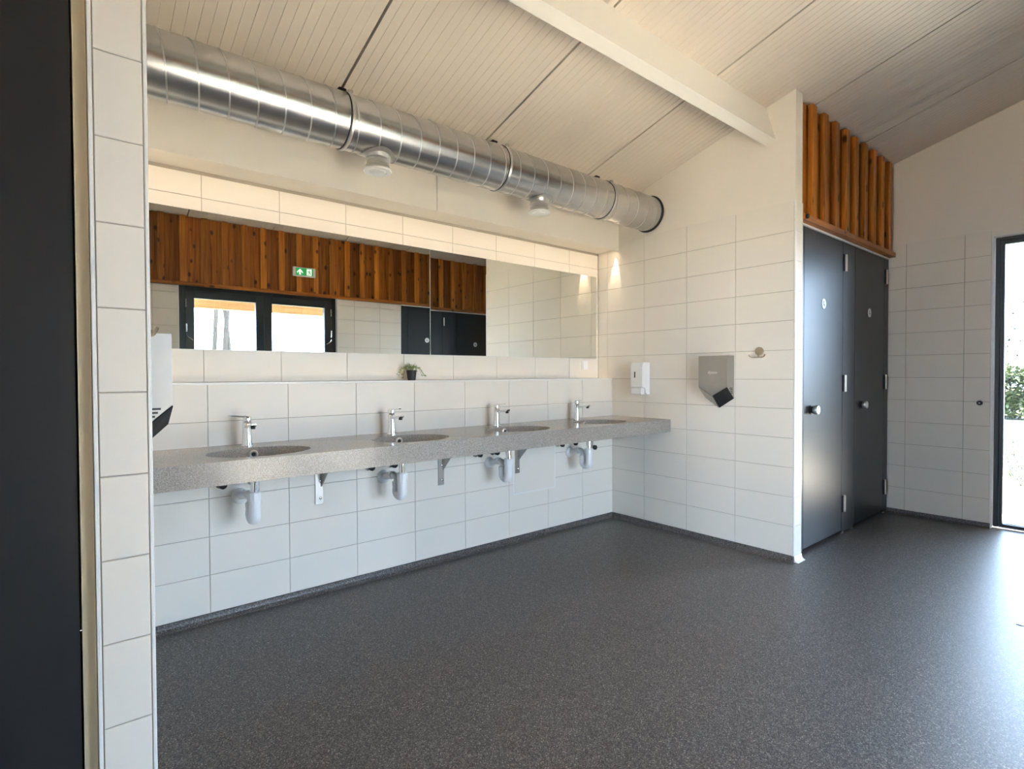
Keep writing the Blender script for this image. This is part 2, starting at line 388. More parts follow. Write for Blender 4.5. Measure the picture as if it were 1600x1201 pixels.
# ------------------------------------------------------------------ gable wall with glazed door
GY0, GY1, GZ = -2.257, -3.373, 2.392
def gable():
    poly_l = [(GY0, 0), (.3, 0), (.3, zc(.3)), (YR, zc(YR)), (YR, GZ), (GY0, GZ)]
    poly_r = [(GY1, 0), (GY1, GZ), (YR, GZ), (YR, zc(YR)), (-5.7, zc(-5.7)), (-5.7, 0)]
    o = struct('wall_far', MB().prism(poly_l, 'x', XR + G, XR + .22).prism(poly_r, 'x', XR + G, XR + .22), 'paint', 'gable wall at the far end, tiled below and painted above')
    MB().box((XR + .0035, GY0 + .009, COVE), (XR + .006, YD + .02, 2.436)).build('grout_bed', 'grout', o)
    MB().box((XR + .0035, YF, COVE), (XR + .006, GY1 - .009, 2.436)).build('grout_bed', 'grout', o)
    tiles(o, (XR, 0, 0), (0, 1, 0), (-1, 0, 0), [GY0 + .008, -2.078, -1.668, YD], ROWS)
    tiles(o, (XR, 0, 0), (0, 1, 0), (-1, 0, 0), [YF, -3.96, -3.55, GY1 - .008], ROWS)
    for a, b in (((XR - .001, GY0 - .004, 0), (XR + .07, GY0 + .008, GZ + .004)), ((XR - .001, GY1 - .008, 0), (XR + .07, GY1 + .004, GZ + .004)),
                 ((XR - .001, GY1, GZ - .006), (XR + .07, GY0, GZ + .006))):
        MB().box(a, b, .002).build('reveal_trim', 'trim_white', o)
gable()
def glazed_frame(par, x0, x1, y0, y1, z0, z1, axis, fwid, name='frame'):
    """rectangular frame of four rails; axis 'y': opening spans y in a wall facing x, 'x': opening spans x"""
    def bx(u0, u1, w0, w1):
        a, b = ((x0, u0, w0), (x1, u1, w1)) if axis == 'y' else ((u0, x0, w0), (u1, x1, w1))
        return MB().box(a, b, .004)
    bx(y0, y0 + fwid, z0, z1).build(name, 'frame_dark', par); bx(y1 - fwid, y1, z0, z1).build(name, 'frame_dark', par)
    bx(y0 + fwid, y1 - fwid, z1 - fwid, z1).build(name, 'frame_dark', par); bx(y0 + fwid, y1 - fwid, z0, z0 + fwid).build(name, 'frame_dark', par)
gd = thing('door_1', (0, 0, 0), 'dark framed glazed door to the garden', kind='structure')
glazed_frame(gd, XR + .07, XR + .13, GY1 + .006, GY0 - .006, .006, GZ - .006, 'y', .032, 'outer_frame')
glazed_frame(gd, XR + .062, XR + .115, GY1 + .040, GY0 - .040, .012, GZ - .040, 'y', .026, 'leaf_frame')
MB().box((XR + .092, GY1 + .06, .035), (XR + .098, GY0 - .06, GZ - .06)).build('pane', 'glass', gd)

# ------------------------------------------------------------------ entrance wall opposite (seen in the mirror)
EX0, EX1, EZ = -2.72, -.76, 2.35
mb = MB().box((XE, YF - .15, 0), (EX0, YF - G, zc(YF))).box((EX1, YF - .15, 0), (.25, YF - G, zc(YF))).box((EX0, YF - .15, EZ), (EX1, YF - G, zc(YF)))
mb.box((.25, YF - .3, 0), (XR, YF - .2, zc(YF)))
wf = struct('wall_front', mb, 'grout', 'tiled entrance wall reflected in the mirror')
ROWF = [.04] + [TH * k + .045 for k in range(1, 12)] + [2.33]
tiles(wf, (0, YF, 0), (1, 0, 0), (0, 1, 0), [EX1 + .008, -.51, -.106, .25], ROWF)
tiles(wf, (0, YF, 0), (1, 0, 0), (0, 1, 0), joints(-4.6, EX0 - .008, -4.6), ROWF)
for a in (EX0 - .008, EX1 - .006): MB().box((a, YF - .08, 0), (a + .014, YF + .001, EZ + .002), .002).build('reveal_trim', 'trim_white', wf)
ed = thing('door_2', (0, 0, 0), 'dark framed glazed double entrance door seen in the mirror', kind='structure')
glazed_frame(ed, YF - .13, YF - .06, EX0 + .006, EX1 - .006, .006, EZ, 'x', .075, 'outer_frame')
mid = (EX0 + EX1) / 2
for a, b in ((EX0 + .075, mid - .001), (mid + .001, EX1 - .075)):
    lf = thing('door_leaf'); lf.parent = ed
    glazed_frame(lf, YF - .115, YF - .04, a, b, .02, EZ - .055, 'x', .098, 'rail')
    MB().box((a + .09, YF - .084, .10), (b - .09, YF - .076, EZ - .14)).build('pane', 'glass', lf)
    s = 1 if a < mid - .5 else -1
    xh = EX0 + .085 if s > 0 else EX1 - .085
    for z in (2.13, 1.83):
        MB().tube([(xh, YF - .028, z - .05), (xh, YF - .028, z + .05)], .009, 10).build('hinge', 'chrome', lf, True)
    MB().tube([(xh, YF - .03, 1.75), (xh + s * .015, YF - .02, 1.72), (xh + s * .07, YF - .02, 1.68)], .006, 8).build('stay_arm', 'chrome', lf, True)

# ------------------------------------------------------------------ unseen end of the room
poly_l = [(GY0, 0), (.3, 0), (.3, zc(.3)), (YR, zc(YR)), (YR, GZ), (GY0, GZ)]
poly_r = [(GY1, 0), (GY1, GZ), (YR, GZ), (YR, zc(YR)), (-5.7, zc(-5.7)), (-5.7, 0)]
struct('wall_end', MB().prism(poly_l, 'x', XE - .2, XE).prism(poly_r, 'x', XE - .2, XE), 'paint', 'plain painted end wall with an opening added for daylight')
we = thing('door_20', (0, 0, 0), 'added unseen glazed door in the end wall, letting in extra daylight', kind='structure')  # unseen door, added to brighten the far end of the room
glazed_frame(we, XE - .13, XE - .07, GY1 + .006, GY0 - .006, .006, GZ - .006, 'y', .07, 'outer_frame')
MB().box((XE - .103, GY1 + .06, .035), (XE - .097, GY0 - .06, GZ - .06)).build('pane', 'glass', we)
struct('wall_rear', MB().box((XE, .302, 0), (XR, .45, 2.72)), 'paint', 'outer wall behind the cubicles')

# ------------------------------------------------------------------ ceiling: ribbed metal panels on both slopes
cl = thing('ceiling', (0, 0, 0), 'ribbed off-white metal panel ceiling with dark seams', kind='structure')
PW, PX0 = .985, -2.615
def panel_mesh(x_len, y0, y1):
    prof = [(0.007, 0)]
    nrib = 10; st = x_len / nrib
    for i in range(1, nrib):
        x = i * st; prof += [(x - st / 2 - .0015, 0), (x - st / 2, -.0018), (x - st / 2 + .0015, 0), (x - .0015, 0), (x, .0024), (x + .0015, 0)]
    x = nrib * st; prof += [(x - st / 2 - .0015, 0), (x - st / 2, -.0018), (x - st / 2 + .0015, 0), (x - .007, 0)]
    V = []; F = []
    n = len(prof)
    for y in (y0, y1):
        V += [(px, y, zc(y) + d) for px, d in prof]
    for y in (y0, y1): V += [(prof[0][0], y, zc(y) + .05), (prof[-1][0], y, zc(y) + .05)]
    for i in range(n - 1): F.append((i, i + 1, n + i + 1, n + i))
    a = 2 * n
    F += [(a, a + 1, a + 3, a + 2), (0, n, a + 2, a), (n - 1, a + 1, a + 3, 2 * n - 1), tuple(range(n)) + (a + 1, a), tuple(range(n, 2 * n)) + (a + 3, a + 2)]
    return MB().add(V, F)
pm = {}
for side, (y0, y1) in enumerate(((.32, YR + .004), (YR - .004, -4.35))):
    me = panel_mesh(PW, y0, y1).mesh('ceiling_panel'); me.materials.append(M['ceiling_steel'])
    for k in range(-7, 5):
        o = link('ceiling_panel', me, None, cl); o.location = (PX0 + PW * k, 0, 0)
mb = MB()
for y0, y1 in ((.34, YR), (YR, -4.36)):
    mb.add([(XE - .7, y0, zc(y0) + .03), (XR + .3, y0, zc(y0) + .03), (XR + .3, y1, zc(y1) + .03), (XE - .7, y1, zc(y1) + .03),
            (XE - .7, y0, zc(y0) + .1), (XR + .3, y0, zc(y0) + .1), (XR + .3, y1, zc(y1) + .1), (XE - .7, y1, zc(y1) + .1)],
           [(0, 1, 2, 3), (4, 5, 6, 7), (0, 1, 5, 4), (2, 3, 7, 6), (0, 3, 7, 4), (1, 2, 6, 5)])
mb.build('seam_backing', 'seam_black', cl)
# white glulam beam, square to the slope
bt = Vector((0, -1.371, zc(-1.371))); nrm = Vector((0, -SL, -1)).normalized(); along = Vector((0, 1, -SL)).normalized()
q = [bt + nrm * -.02, bt + nrm * .247, bt + nrm * .247 + along * .0735, bt + nrm * -.02 + along * .0735]
MB().prism([(v.y, v.z) for v in q], 'x', XL - .01, .01).build('ceiling_beam', 'beam_white', None, label='white rectangular beam running under the sloping ceiling', cat='beam')

# ------------------------------------------------------------------ cubicle fronts
def cubicle_front(yp, face, xs, doors, ns, where, disc_side=1):
    """xs: list of (x0, x1) panels, doors: (x0, x1, hinge_x, knob_x, disc_x); face -1 looks to -y"""
    yb = yp - face * .02
    pid = 0
    for i, (a, b) in enumerate(xs):
        o = thing('cubicle_panel', (0, 0, 0), where[1][i], 'panel', where[2])
        MB().box((a + .0015, yp, .012), (b - .0015, yb, 2.318), .0015).build('sheet', 'laminate_dark', o)
        for fx in ((a + .03,) if b - a < .15 else (a + .02, b - .03)):
            MB().box((fx - .014, yp + face * .003, 0), (fx + .018, yp + face * -.01, .013)).build('foot', 'steel_brushed', o)
    for i, (a, b, hx, kx, dx) in enumerate(doors):
        d = thing('door_%d' % ns, (0, 0, 0), where[0][i], kind='structure'); ns += 1
        MB().box((a + .0025, yp, .026), (b - .0025, yb, 2.318), .0015).build('leaf', 'laminate_dark', d)
        for z in (2.155, 1.20, .24):
            h = MB().box((hx - .034, yp + face * .001, z - .066), (hx - .012, yp + face * .010, z + .066), .002).build('hinge_plate', 'black_rubber', d)
            MB().tube([(hx, yp + face * .008, z - .066), (hx, yp + face * .008, z + .066)], .011, 12).build('hinge_pin', 'steel_satin', h, True)
        k = MB().lathe([(.034, 0), (.034, face * .006), (.026, face * .008), (.026, face * .02)], (kx, yp, 1.017), 'y').build('lock_rose', 'black_rubber', d, True)
        MB().lathe([(.024, face * .018), (.031, face * .022), (.033, face * .034), (.033, face * .047), (.030, face * .052)], (kx, yp, 1.017), 'y').build('knob', 'knob_steel', k, True)
        s = MB().lathe([(.038, 0), (.038, face * .003)], (dx, yp, 1.80), 'y', 28).build('door_disc', 'sign_white', d)
        g = MB(); f2 = face * .0034                                   # small dark pictogram on the disc
        for m_ in ((-.010, .012, .006, .018), (-.012, -.012, -.004, .010), (-.004, -.012, .012, -.004), (.004, -.020, .010, -.010)):
            g.box((dx + m_[0], yp + face * .002, 1.80 + m_[1]), (dx + m_[2], yp + f2, 1.80 + m_[3]))
        g.build('pictogram', 'frame_dark', s)
    return ns
cub_grp = 'dark cubicle panels'
ns = cubicle_front(YD, -1, [(.115, .247), (.967, 1.230), (1.952, XR)],
              [(.247, .967, 1.005, .375, .593), (1.230, 1.952, 1.988, 1.364, 1.570)], 3,
              (['dark cubicle door nearest the tiled wall corner', 'dark cubicle door beside the gable wall'],
               ['dark panel between the tiled wall end and the first cubicle door', 'narrow dark panel between the two cubicle doors with hinges on its edge', 'narrow dark panel in the corner at the gable wall'], cub_grp))
ns = cubicle_front(YF, 1, [(.253, .364), (1.0, 1.295)],
              [(.364, 1.0, 1.03, .50, .709), (1.295, XR - .01, 2.03, 1.42, 1.662)], ns,
              (['dark cubicle door next to the tiles, seen in the mirror', 'dark cubicle door at the end of the mirror reflection'],
               ['dark panel at the tile edge seen in the mirror', 'dark panel with a hinge between the reflected cubicle doors'], 'reflected cubicle panels'))
# left-hand cubicle: only a strip is in view
ns = cubicle_front(YD, -1, [(-5.9, -4.55), (XE, -5.9)], [(-4.55, -3.768, -4.5, -4.40, -4.15)], ns,
              (['tall dark door at the left edge of the picture'], ['dark panel beyond the near dark door', 'long dark partition at the end of the room'], 'near cubicle panels'))
struct('trim_3', MB().box((-3.7665, YD - .012, .0), (-3.7405, YD + .03, 2.6), .002), 'jamb_beige', 'beige jamb strip beside the dark door')
MB().box((XE, YD - .002, 2.322), (-3.74, YD + .02, zc(YD + .02) - .01)).build('overpanel', 'laminate_dark', None, label='dark panel above the near dark door', cat='panel')
struct('trim_4', MB().box((.115, YD - .008, 2.321), (XR, YD + .02, 2.334)), 'trim_white', 'white rail above the cubicle doors')
struct('trim_5', MB().box((.253, YF + .008, 2.321), (XR, YF - .02, 2.334)), 'trim_white', 'white rail above the reflected cubicle doors')

# ------------------------------------------------------------------ stained timber cladding above the doors
def cladding(yp, face, x0, x1, first, step, bw, label, zb=2.375):
    c = thing('wood_cladding', (0, 0, 0), label, 'cladding')
    top = zc(yp) - .006
    xb = first
    cents = []
    while xb < x1 + .02: cents.append(xb); xb += step
    edges = [x0] + [v for v in cents if x0 + .02 < v < x1 - .02] + [x1]
    for a, b in zip(edges[:-1], edges[1:]):
        t = random.uniform(.008, .011)
        MB().box((a + .001, yp, 0), (b - .001, yp + face * t, top - zb), .002).build('board', 'wood_stained_shaded', c).location = (0, 0, zb)
    for v in cents:
        a, b = max(v - bw / 2, x0), min(v + bw / 2, x1)
        if b - a < .02: continue
        tz = zc(yp + face * .02) if True else top
        MB().box((a, yp + face * .0115, 0), (b, yp + face * random.uniform(.047, .052), top - zb - .001), .003).build('batten', 'wood_stained_lit', c).location = (0, 0, zb)
    # sill board the battens stand on; grain along x
    n = max(1, round((x1 - x0) / 1.95)); L = (x1 - x0) / n
    for i in range(n):
        o = MB().box((-.0285, -.021, 0), (.0285, .021, L - .002), .003).build('sill_board', 'wood_stained_shaded', c)
        o.matrix_world = Matrix(((0, 0, 1, x0 + L * i), (face, 0, 0, yp + face * .0295), (0, 1, 0, zb - .021), (0, 0, 0, 1)))
    return c
cladding(YD, -1, .118, XR - .003, .300, .2035, .072, 'stained timber cladding with battens above the cubicle doors')
cladding(YF, 1, -4.7, XR - .003, -4.48, .2265, .068, 'long stained timber cladding reflected in the mirror')

# ------------------------------------------------------------------ mirrors
def mirror(x0, x1, tilt, label):
    o = thing('wall_mirror', ((x0 + x1) / 2, RD - .002, 1.422), label, 'mirror', 'wall mirrors')
    hw = (x1 - x0) / 2; H = .744
    MB().box((-hw, -.0095, 0), (hw, -.0035, H)).build('backing', 'mirror_edge', o)
    MB().box((-hw + .001, -.0100, .001), (hw - .001, -.0094, H - .001)).build('reflective_sheet', 'mirror', o)
    o.rotation_euler = (tilt, 0, 0)
mirror(XL + .09, -1.7915, .0045, 'frameless mirror reflecting the entrance door and exit sign')
mirror(-1.7885, -.038, 0, 'frameless mirror next to the tiled side wall')

# ------------------------------------------------------------------ washstand
CT, CB, CF = .912, .811, -.607
BX = [-3.060, -2.235, -1.410, -.585]
BY, RX, RY = -.365, .235, .180
ct = thing('washbasin_counter', (0, 0, 0), 'long grey speckled stone washbasin counter with four oval basins', 'counter')
cells = [XL] + [(BX[i] + BX[i + 1]) / 2 for i in range(3)] + [0]
mb = MB(); N = 56
for c in range(4):
    x0, x1 = cells[c], cells[c + 1]; cx = BX[c]
    angs = sorted([2 * PI * k / N for k in range(N)] + [math.atan2(y - BY, x - cx) % (2 * PI) for x in (x0, x1) for y in (CF, -.001)])
    inner = [(cx + RX * math.cos(a), BY + RY * math.sin(a)) for a in angs]; outer = []
    for a in angs:
        dx, dy = math.cos(a), math.sin(a); t = 1e9
        if dx > 1e-9: t = min(t, (x1 - cx) / dx)
        if dx < -1e-9: t = min(t, (x0 - cx) / dx)
        if dy > 1e-9: t = min(t, (-.001 - BY) / dy)
        if dy < -1e-9: t = min(t, (CF - BY) / dy)
        outer.append((cx + dx * t, BY + dy * t))
    n = len(angs)
    mb.add([(x, y, CT) for x, y in inner] + [(x, y, CT) for x, y in outer], [(i, (i + 1) % n, n + (i + 1) % n, n + i) for i in range(n)])
mb.add([(XL, CF, CT), (0, CF, CT), (0, CF, CB), (XL, CF, CB), (XL, -.001, CB), (0, -.001, CB), (XL, -.001, CT), (0, -.001, CT)],
       [(0, 1, 2, 3), (3, 2, 5, 4), (0, 3, 4, 6), (1, 7, 5, 2)])
mb.build('worktop', 'terrazzo', ct)
for cx in BX:
    mb = MB(); rings = [(1, 0), (.985, -.006), (.95, -.035), (.86, -.07), (.66, -.098), (.35, -.112), (.12, -.115)]
    for s, dz in rings: mb.v += [(cx + RX * s * math.cos(2 * PI * k / N), BY + RY * s * math.sin(2 * PI * k / N), CT + dz) for k in range(N)]
    for r_ in range(len(rings) - 1):
        for k in range(N): mb.f.append((r_ * N + k, r_ * N + (k + 1) % N, (r_ + 1) * N + (k + 1) % N, (r_ + 1) * N + k))
    mb.f.append(tuple((len(rings) - 1) * N + k for k in range(N)))
    b = mb.build('basin', 'terrazzo', ct, True)
    MB().lathe([(.033, -.114), (.033, -.110), (.026, -.107), (.004, -.105)], (cx, BY, CT), 'z').build('drain', 'chrome', b, True)
    yb = BY + RY * .955
    rg = MB().torus((cx + .01, yb - .004, CT - .035), .017, .0065, 'y', 24, 8).build('overflow_ring', 'knob_steel', b, True)
    MB().lathe([(.013, -.003), (.013, .004)], (cx + .01, yb - .002, CT - .035), 'y').build('overflow_hole', 'black_rubber', b)

def tap(x, lever_ang, label):
    t = thing('basin_tap', (x, -.118, CT), label, 'tap', 'basin mixer taps')
    MB().lathe([(.030, 0), (.030, .004), (.0265, .007), (.0235, .05), (.0215, .10), (.0215, .118), (.020, .122)], (0, 0, 0), 'z').build('body', 'chrome', t, True)
    sp = MB()                                        # flat spout reaching over the basin, turned up at the lip
    sect = [(-.010, .0165, .104, .018), (-.05, .0155, .108, .016), (-.095, .0150, .112, .014), (-.122, .0150, .116, .013), (-.136, .0130, .122, .006)]
    for y, hw, z, hh in sect: sp.v += [(-hw, y, z - hh * .5), (hw, y, z - hh * .5), (hw * .9, y, z + hh * .5), (-hw * .9, y, z + hh * .5)]
    for i in range(len(sect) - 1):
        for k in range(4): sp.f.append((i * 4 + k, i * 4 + (k + 1) % 4, (i + 1) * 4 + (k + 1) % 4, (i + 1) * 4 + k))
    sp.f += [(0, 1, 2, 3), (16, 17, 18, 19)]
    s = sp.build('spout', 'chrome', t)
    MB().lathe([(.011, 0), (.011, -.010), (.009, -.011)], (0, -.118, .109), 'z', 16).build('aerator', 'black_rubber', s, True)
    lv = MB().lathe([(.0195, .124), (.0205, .128), (.0205, .150), (.018, .156), (.006, .158)], (0, 0, 0), 'z').build('lever_hub', 'chrome', t, True)
    lm = MB(); c, s_ = math.cos(lever_ang), math.sin(lever_ang); pr_ = [(0, .014, .158, .010), (.03, .012, .160, .008), (.075, .010, .163, .005), (.088, .008, .164, .004)]
    for d, hw, z, th in pr_:
        for e, zz in ((-hw, z - th), (hw, z - th), (hw, z), (-hw, z)): lm.v.append((c * d - s_ * e, s_ * d + c * e, zz))
    for i in range(3):
        for k in range(4): lm.f.append((i * 4 + k, i * 4 + (k + 1) % 4, (i + 1) * 4 + (k + 1) % 4, (i + 1) * 4 + k))
    lm.f += [(0, 1, 2, 3), (12, 13, 14, 15)]
    lm.build('lever', 'chrome', lv)
ordw = ['first', 'second', 'third', 'fourth']
tap(BX[0], math.radians(172), 'chrome tap with its lever turned sideways, nearest basin')
tap(BX[1], math.radians(-82), 'chrome tap below the potted plant, lever forward')
tap(BX[2], math.radians(-86), 'chrome tap at the third basin from the pillar')
tap(BX[3], math.radians(-112), 'chrome tap nearest the tiled side wall')

def trap(x, wx, label):
    t = thing('basin_trap', (x, -.25, .53), label, 'drain trap', 'waste traps below the counter')
    MB().tube([(0, 0, .155), (0, 0, .262)], .0215, 16).build('tailpipe', 'chrome', t, True)
    MB().lathe([(.030, .254), (.030, .262), (.022, .264)], (0, 0, 0), 'z', 20).build('tail_washer', 'chrome', t, True)
    MB().lathe([(.032, .122), (.032, .160), (.026, .166), (.0218, .166)], (0, 0, 0), 'z', 10).build('upper_nut', 'plastic_grey', t)
    # bowl: two tubes meeting in a rounded cup
    pts = [(0, 0, .135)] + [(0, .033 - .033 * math.cos(a), .048 - .026 * math.sin(a)) for a in [PI * k / 10 for k in range(11)]] + [(0, .066, .09)]
    MB().tube(pts, [.028] + [.029] * 11 + [.024], 18).build('bend', 'plastic_grey', t, True)
    MB().lathe([(.029, .078), (.029, .100), (.024, .104)], (0, .066, 0), 'z', 10).build('union_nut', 'plastic_grey', t)
    dx = wx - x
    MB().tube([(0, .066, .10), (0, .066, .118), (dx * .1, .078, .132), (dx * .3, .105, .136), (dx * .8, .19, .116), (dx, .248, .105)], .0205, 16).build('outlet_pipe', 'plastic_grey', t, True)
    MB().tube([(dx * .32, .110, .136), (dx * .5, .138, .130)], .027, 10).build('outlet_nut', 'plastic_grey', t)
    MB().lathe([(.042, .249), (.042, .244), (.036, .232), (.026, .224), (.019, .222)], (dx, 0, .105), 'y', 24).build('wall_rosette', 'plastic_grey', t, True)
trap(BX[0], BX[0] - .012, 'white waste trap under the basin nearest the pillar')
trap(BX[1], BX[1] + .0, 'white waste trap under the second basin')
trap(BX[2], BX[2] + .02, 'white waste trap beside the bracket and access panel')
trap(BX[3], BX[3] + .03, 'white waste trap nearest the tiled side wall')
def valve(x, z, label):
    v = thing('angle_valve', (x, 0, z), label, 'valve', 'shut-off valves below the counter')
    MB().lathe([(.027, -.0005), (.025, -.006), (.011, -.010), (.011, -.045)], (0, 0, 0), 'y', 18).build('body', 'chrome', v, True)
    MB().lathe([(.016, -.044), (.020, -.050), (.020, -.068), (.015, -.072)], (0, 0, 0), 'y', 12).build('handwheel', 'black_rubber', v, True)
    MB().tube([(0, -.03, 0), (.002, -.032, .05), (.012, -.05, .094)], .005, 8).build('hose', 'steel_brushed', v, True)
for i, x in enumerate(BX):
    p = ['nearest the pillar', 'below the potted plant', 'next to the access panel', 'nearest the tiled side wall'][i]
    valve(x - .105, .712, 'small shut-off valve on the pillar side of the trap, basin ' + p)
    valve(x + .05, .712, 'small shut-off valve just behind the trap, basin ' + p)
valve(-.30, .655, 'lone shut-off valve close to the alcove corner')
def bracket(x, label):
    b = thing('counter_bracket', (x, 0, CB - .001), label, 'bracket', 'steel counter brackets')
    MB().box((-.0225, -.001, -.285), (.0225, -.009, 0), .001).build('wall_plate', 'steel_brushed', b)
    MB().box((-.0225, -.001, -.009), (.0225, -.42, 0), .001).build('arm_plate', 'steel_brushed', b)
    MB().prism([(-.009, -.009), (-.009, -.185), (-.19, -.009)], 'x', .010, .016).build('gusset', 'steel_brushed', b)
    for z in (-.25, -.15): MB().lathe([(.008, -.009), (.008, -.014), (.004, -.016)], (0.006, 0, z), 'y', 8).build('bolt', 'chrome', b, True)
bracket(-2.647, 'steel bracket between the first and second traps')
bracket(-1.808, 'steel bracket between the second and third traps')
bracket(-1.125, 'steel bracket beside the access panel')
ap = thing('access_panel', (0, 0, 0), 'flush square tiled access panel between the last two traps', 'panel')
MB().box((HX0, -.0005, HZ0), (HX1, -.005, HZ1), .0015).build('panel_sheet', 'tile', ap)
MB().box((HX0 - .012, -.0002, HZ0 - .012), (HX1 + .012, -.0018, HZ1 + .0), .0005).build('panel_rim', 'trim_white', ap)

# ------------------------------------------------------------------ wall-mounted things
def dryer(px, face, label):
    d = thing('hand_dryer', (px, -1.032, 1.10), label, 'hand dryer', 'wall hand dryers')
    hw = .1145; f = face * .1; e = face * .001
    zt, zf, zv, zw, zwv = .313, .087, .020, .0, -.075        # top, front shoulder, front vertex, wall shoulder, wall vertex
    mb = MB()
    # y local: +hw towards the washbasin wall, -hw towards the room
    V = [(f, hw, zt), (f, -hw, zt), (f, -hw, zf), (f, 0, zv), (f, hw, zf), (e, hw, zt), (e, -hw, zt), (e, -hw, zw), (e, 0, zwv), (e, hw, zw)]
    mb.add(V, [(0, 1, 2, 3, 4), (0, 5, 6, 1), (1, 6, 7, 2), (0, 4, 9, 5), (5, 9, 8, 7, 6), (2, 7, 8, 3), (3, 8, 9, 4)])
    mb.build('body', 'steel_brushed', d)
    k = face * .002
    def under(s, mname, nm):
        P = [Vector((f, s * hw, zf)), Vector((f, 0, zv)), Vector((e, 0, zwv)), Vector((e, s * hw, zw))]
        n = (P[1] - P[0]).cross(P[2] - P[1]).normalized()
        if n.z > 0: n = -n
        c = sum(P, Vector()) / 4; Q = [c + (p - c) * .97 for p in P]
        MB().add([tuple(q + n * .0005) for q in Q] + [tuple(q + n * .004) for q in Q], [(0, 1, 2, 3), (4, 5, 6, 7), (0, 1, 5, 4), (1, 2, 6, 5), (2, 3, 7, 6), (3, 0, 4, 7)]).build(nm, mname, d)
    under(-1, 'black_rubber', 'air_outlet'); under(1, 'steel_brushed', 'air_outlet')
    for i, (a, b) in enumerate(((.022, .058), (.022, .050), (.022, .042), (.022, .034))):
        for s in (-1, 1):
            z = .085 - i * .012 - .01
            MB().box((face * a, s * (hw + .0006), z - .003), (face * (b + .01), s * (hw - .004), z + .003)).build('louvre', 'black_rubber', d)
    cu = bpy.data.curves.new('logo', 'FONT'); cu.body = 'dyson'; cu.size = .032; cu.extrude = .0006; cu.align_x = 'CENTER'; cu.align_y = 'CENTER'
    cu.materials.append(M['plastic_white'])
    tmp = bpy.data.objects.new('logo', cu); COL.objects.link(tmp); bpy.context.view_layer.update()
    lme = bpy.data.meshes.new_from_object(tmp.evaluated_get(bpy.context.evaluated_depsgraph_get())); bpy.data.objects.remove(tmp)
    o = link('logo', lme, 'plastic_white', d)
    o.location = (f + face * .0008, .0, .190)
    o.rotation_euler = (PI / 2, 0, -PI / 2) if face < 0 else (PI / 2, 0, PI / 2)
dryer(0, -1, 'steel hand dryer on the tiled side wall beside the coat hook')
dryer(XL, 1, 'steel hand dryer half hidden behind the tiled pillar')
def hook(px, face, label):
    h = thing('coat_hook', (px, -1.335, 1.438), label, 'hook', 'double coat hooks')
    MB().lathe([(.029, face * .0005), (.029, face * .012), (.027, face * .015), (.004, face * .015)], (0, 0, 0), 'x', 28).build('rosette', 'steel_hook', h, True)
    MB().tube([(face * .010, 0, -.020), (face * .026, 0, -.043)], .005, 10).build('stem', 'steel_hook', h, True)
    MB().tube([(face * .034, .062, -.026), (face * .031, .054, -.036), (face * .028, .042, -.043), (face * .026, 0, -.044), (face * .028, -.034, -.043), (face * .032, -.048, -.034), (face * .036, -.054, -.024)], .0042, 10).build('hook_bar', 'steel_hook', h, True)
hook(0, -1, 'round steel double coat hook on the tiled side wall')
hook(XL, 1, 'steel coat hook peeking out behind the tiled pillar')

sd = thing('soap_dispenser', (0, -.345, 1.11), 'white wall soap dispenser next to the washbasin counter', 'dispenser')
MB().prism([(-.001, 0), (-.035, 0), (-.048, .012), (-.060, .045), (-.070, .058), (-.100, .060), (-.103, .070), (-.103, .235), (-.092, .262), (-.075, .268), (-.001, .268)], 'y', -.058, .058).build('housing', 'plastic_white', sd)
MB().prism([(-.058, .050), (-.060, .010), (-.064, .0), (-.100, .0), (-.106, .008), (-.106, .052), (-.100, .056)], 'y', -.046, .050).build('push_lever', 'plastic_white', sd)
MB().box((-.1034, .012, .140), (-.1022, .024, .190), .0004).build('level_window', 'black_rubber', sd)

sw = thing('light_switch', (-.187, RD, 1.36), 'small white switch on the tiles under the mirror end', 'switch')
MB().box((-.041, -.0005, -.041), (.041, -.009, .041), .002).build('cover_plate', 'plastic_white', sw)
MB().box((-.028, -.009, -.028), (.028, -.013, .028), .002).build('rocker', 'plastic_white', sw)

bp_ = thing('door_bumper', (XR, -2.185, 1.03), 'black round door bumper on the gable wall tiles', 'bumper')
MB().lathe([(.020, -.0005), (.020, -.012), (.017, -.020)], (0, 0, 0), 'x', 20).build('pad', 'black_rubber', bp_, True)
MB().lathe([(.006, -.018), (.005, -.023)], (0, 0, 0), 'x', 10).build('screw', 'steel_brushed', bp_, True)
bq = thing('door_bumper', (.136, -1.589, 2.352), 'small black stop at the end of the timber sill board', 'bumper')
MB().lathe([(.016, -.0), (.016, -.012), (.013, -.016)], (0, 0, 0), 'y', 20).build('pad', 'black_rubber', bq, True)
MB().lathe([(.005, -.014), (.004, -.018)], (0, 0, 0), 'y', 10).build('screw', 'black_rubber', bq, True)

# ------------------------------------------------------------------ potted plant on the ledge
pl = thing('potted_plant', (-1.985, .075, 1.244), 'small trailing plant in a black pot on the ledge', 'plant')
MB().lathe([(.026, 0), (.034, .060), (.036, .060), (.036, .068), (.032, .068), (.031, .060), (.004, .058)], (0, 0, 0), 'z', 20).build('pot', 'pot_black', pl, True)
MB().lathe([(.031, .058), (.028, .062), (.003, .063)], (0, 0, 0), 'z', 16).build('soil', 'soil', pl)
rnd = random.Random(3); st = MB(); lf = MB()
def leaf(mb, p, d, L, W):
    d = d.normalized(); s = d.cross(Vector((0, 0, 1)));
    s = s.normalized() if s.length > 1e-4 else Vector((1, 0, 0))
    nrm_ = s.cross(d); a = p; 
    mb.add([a, a + d * L * .45 + s * W + nrm_ * .001, a + d * L, a + d * L * .45 - s * W + nrm_ * .001], [(0, 1, 2, 3)])
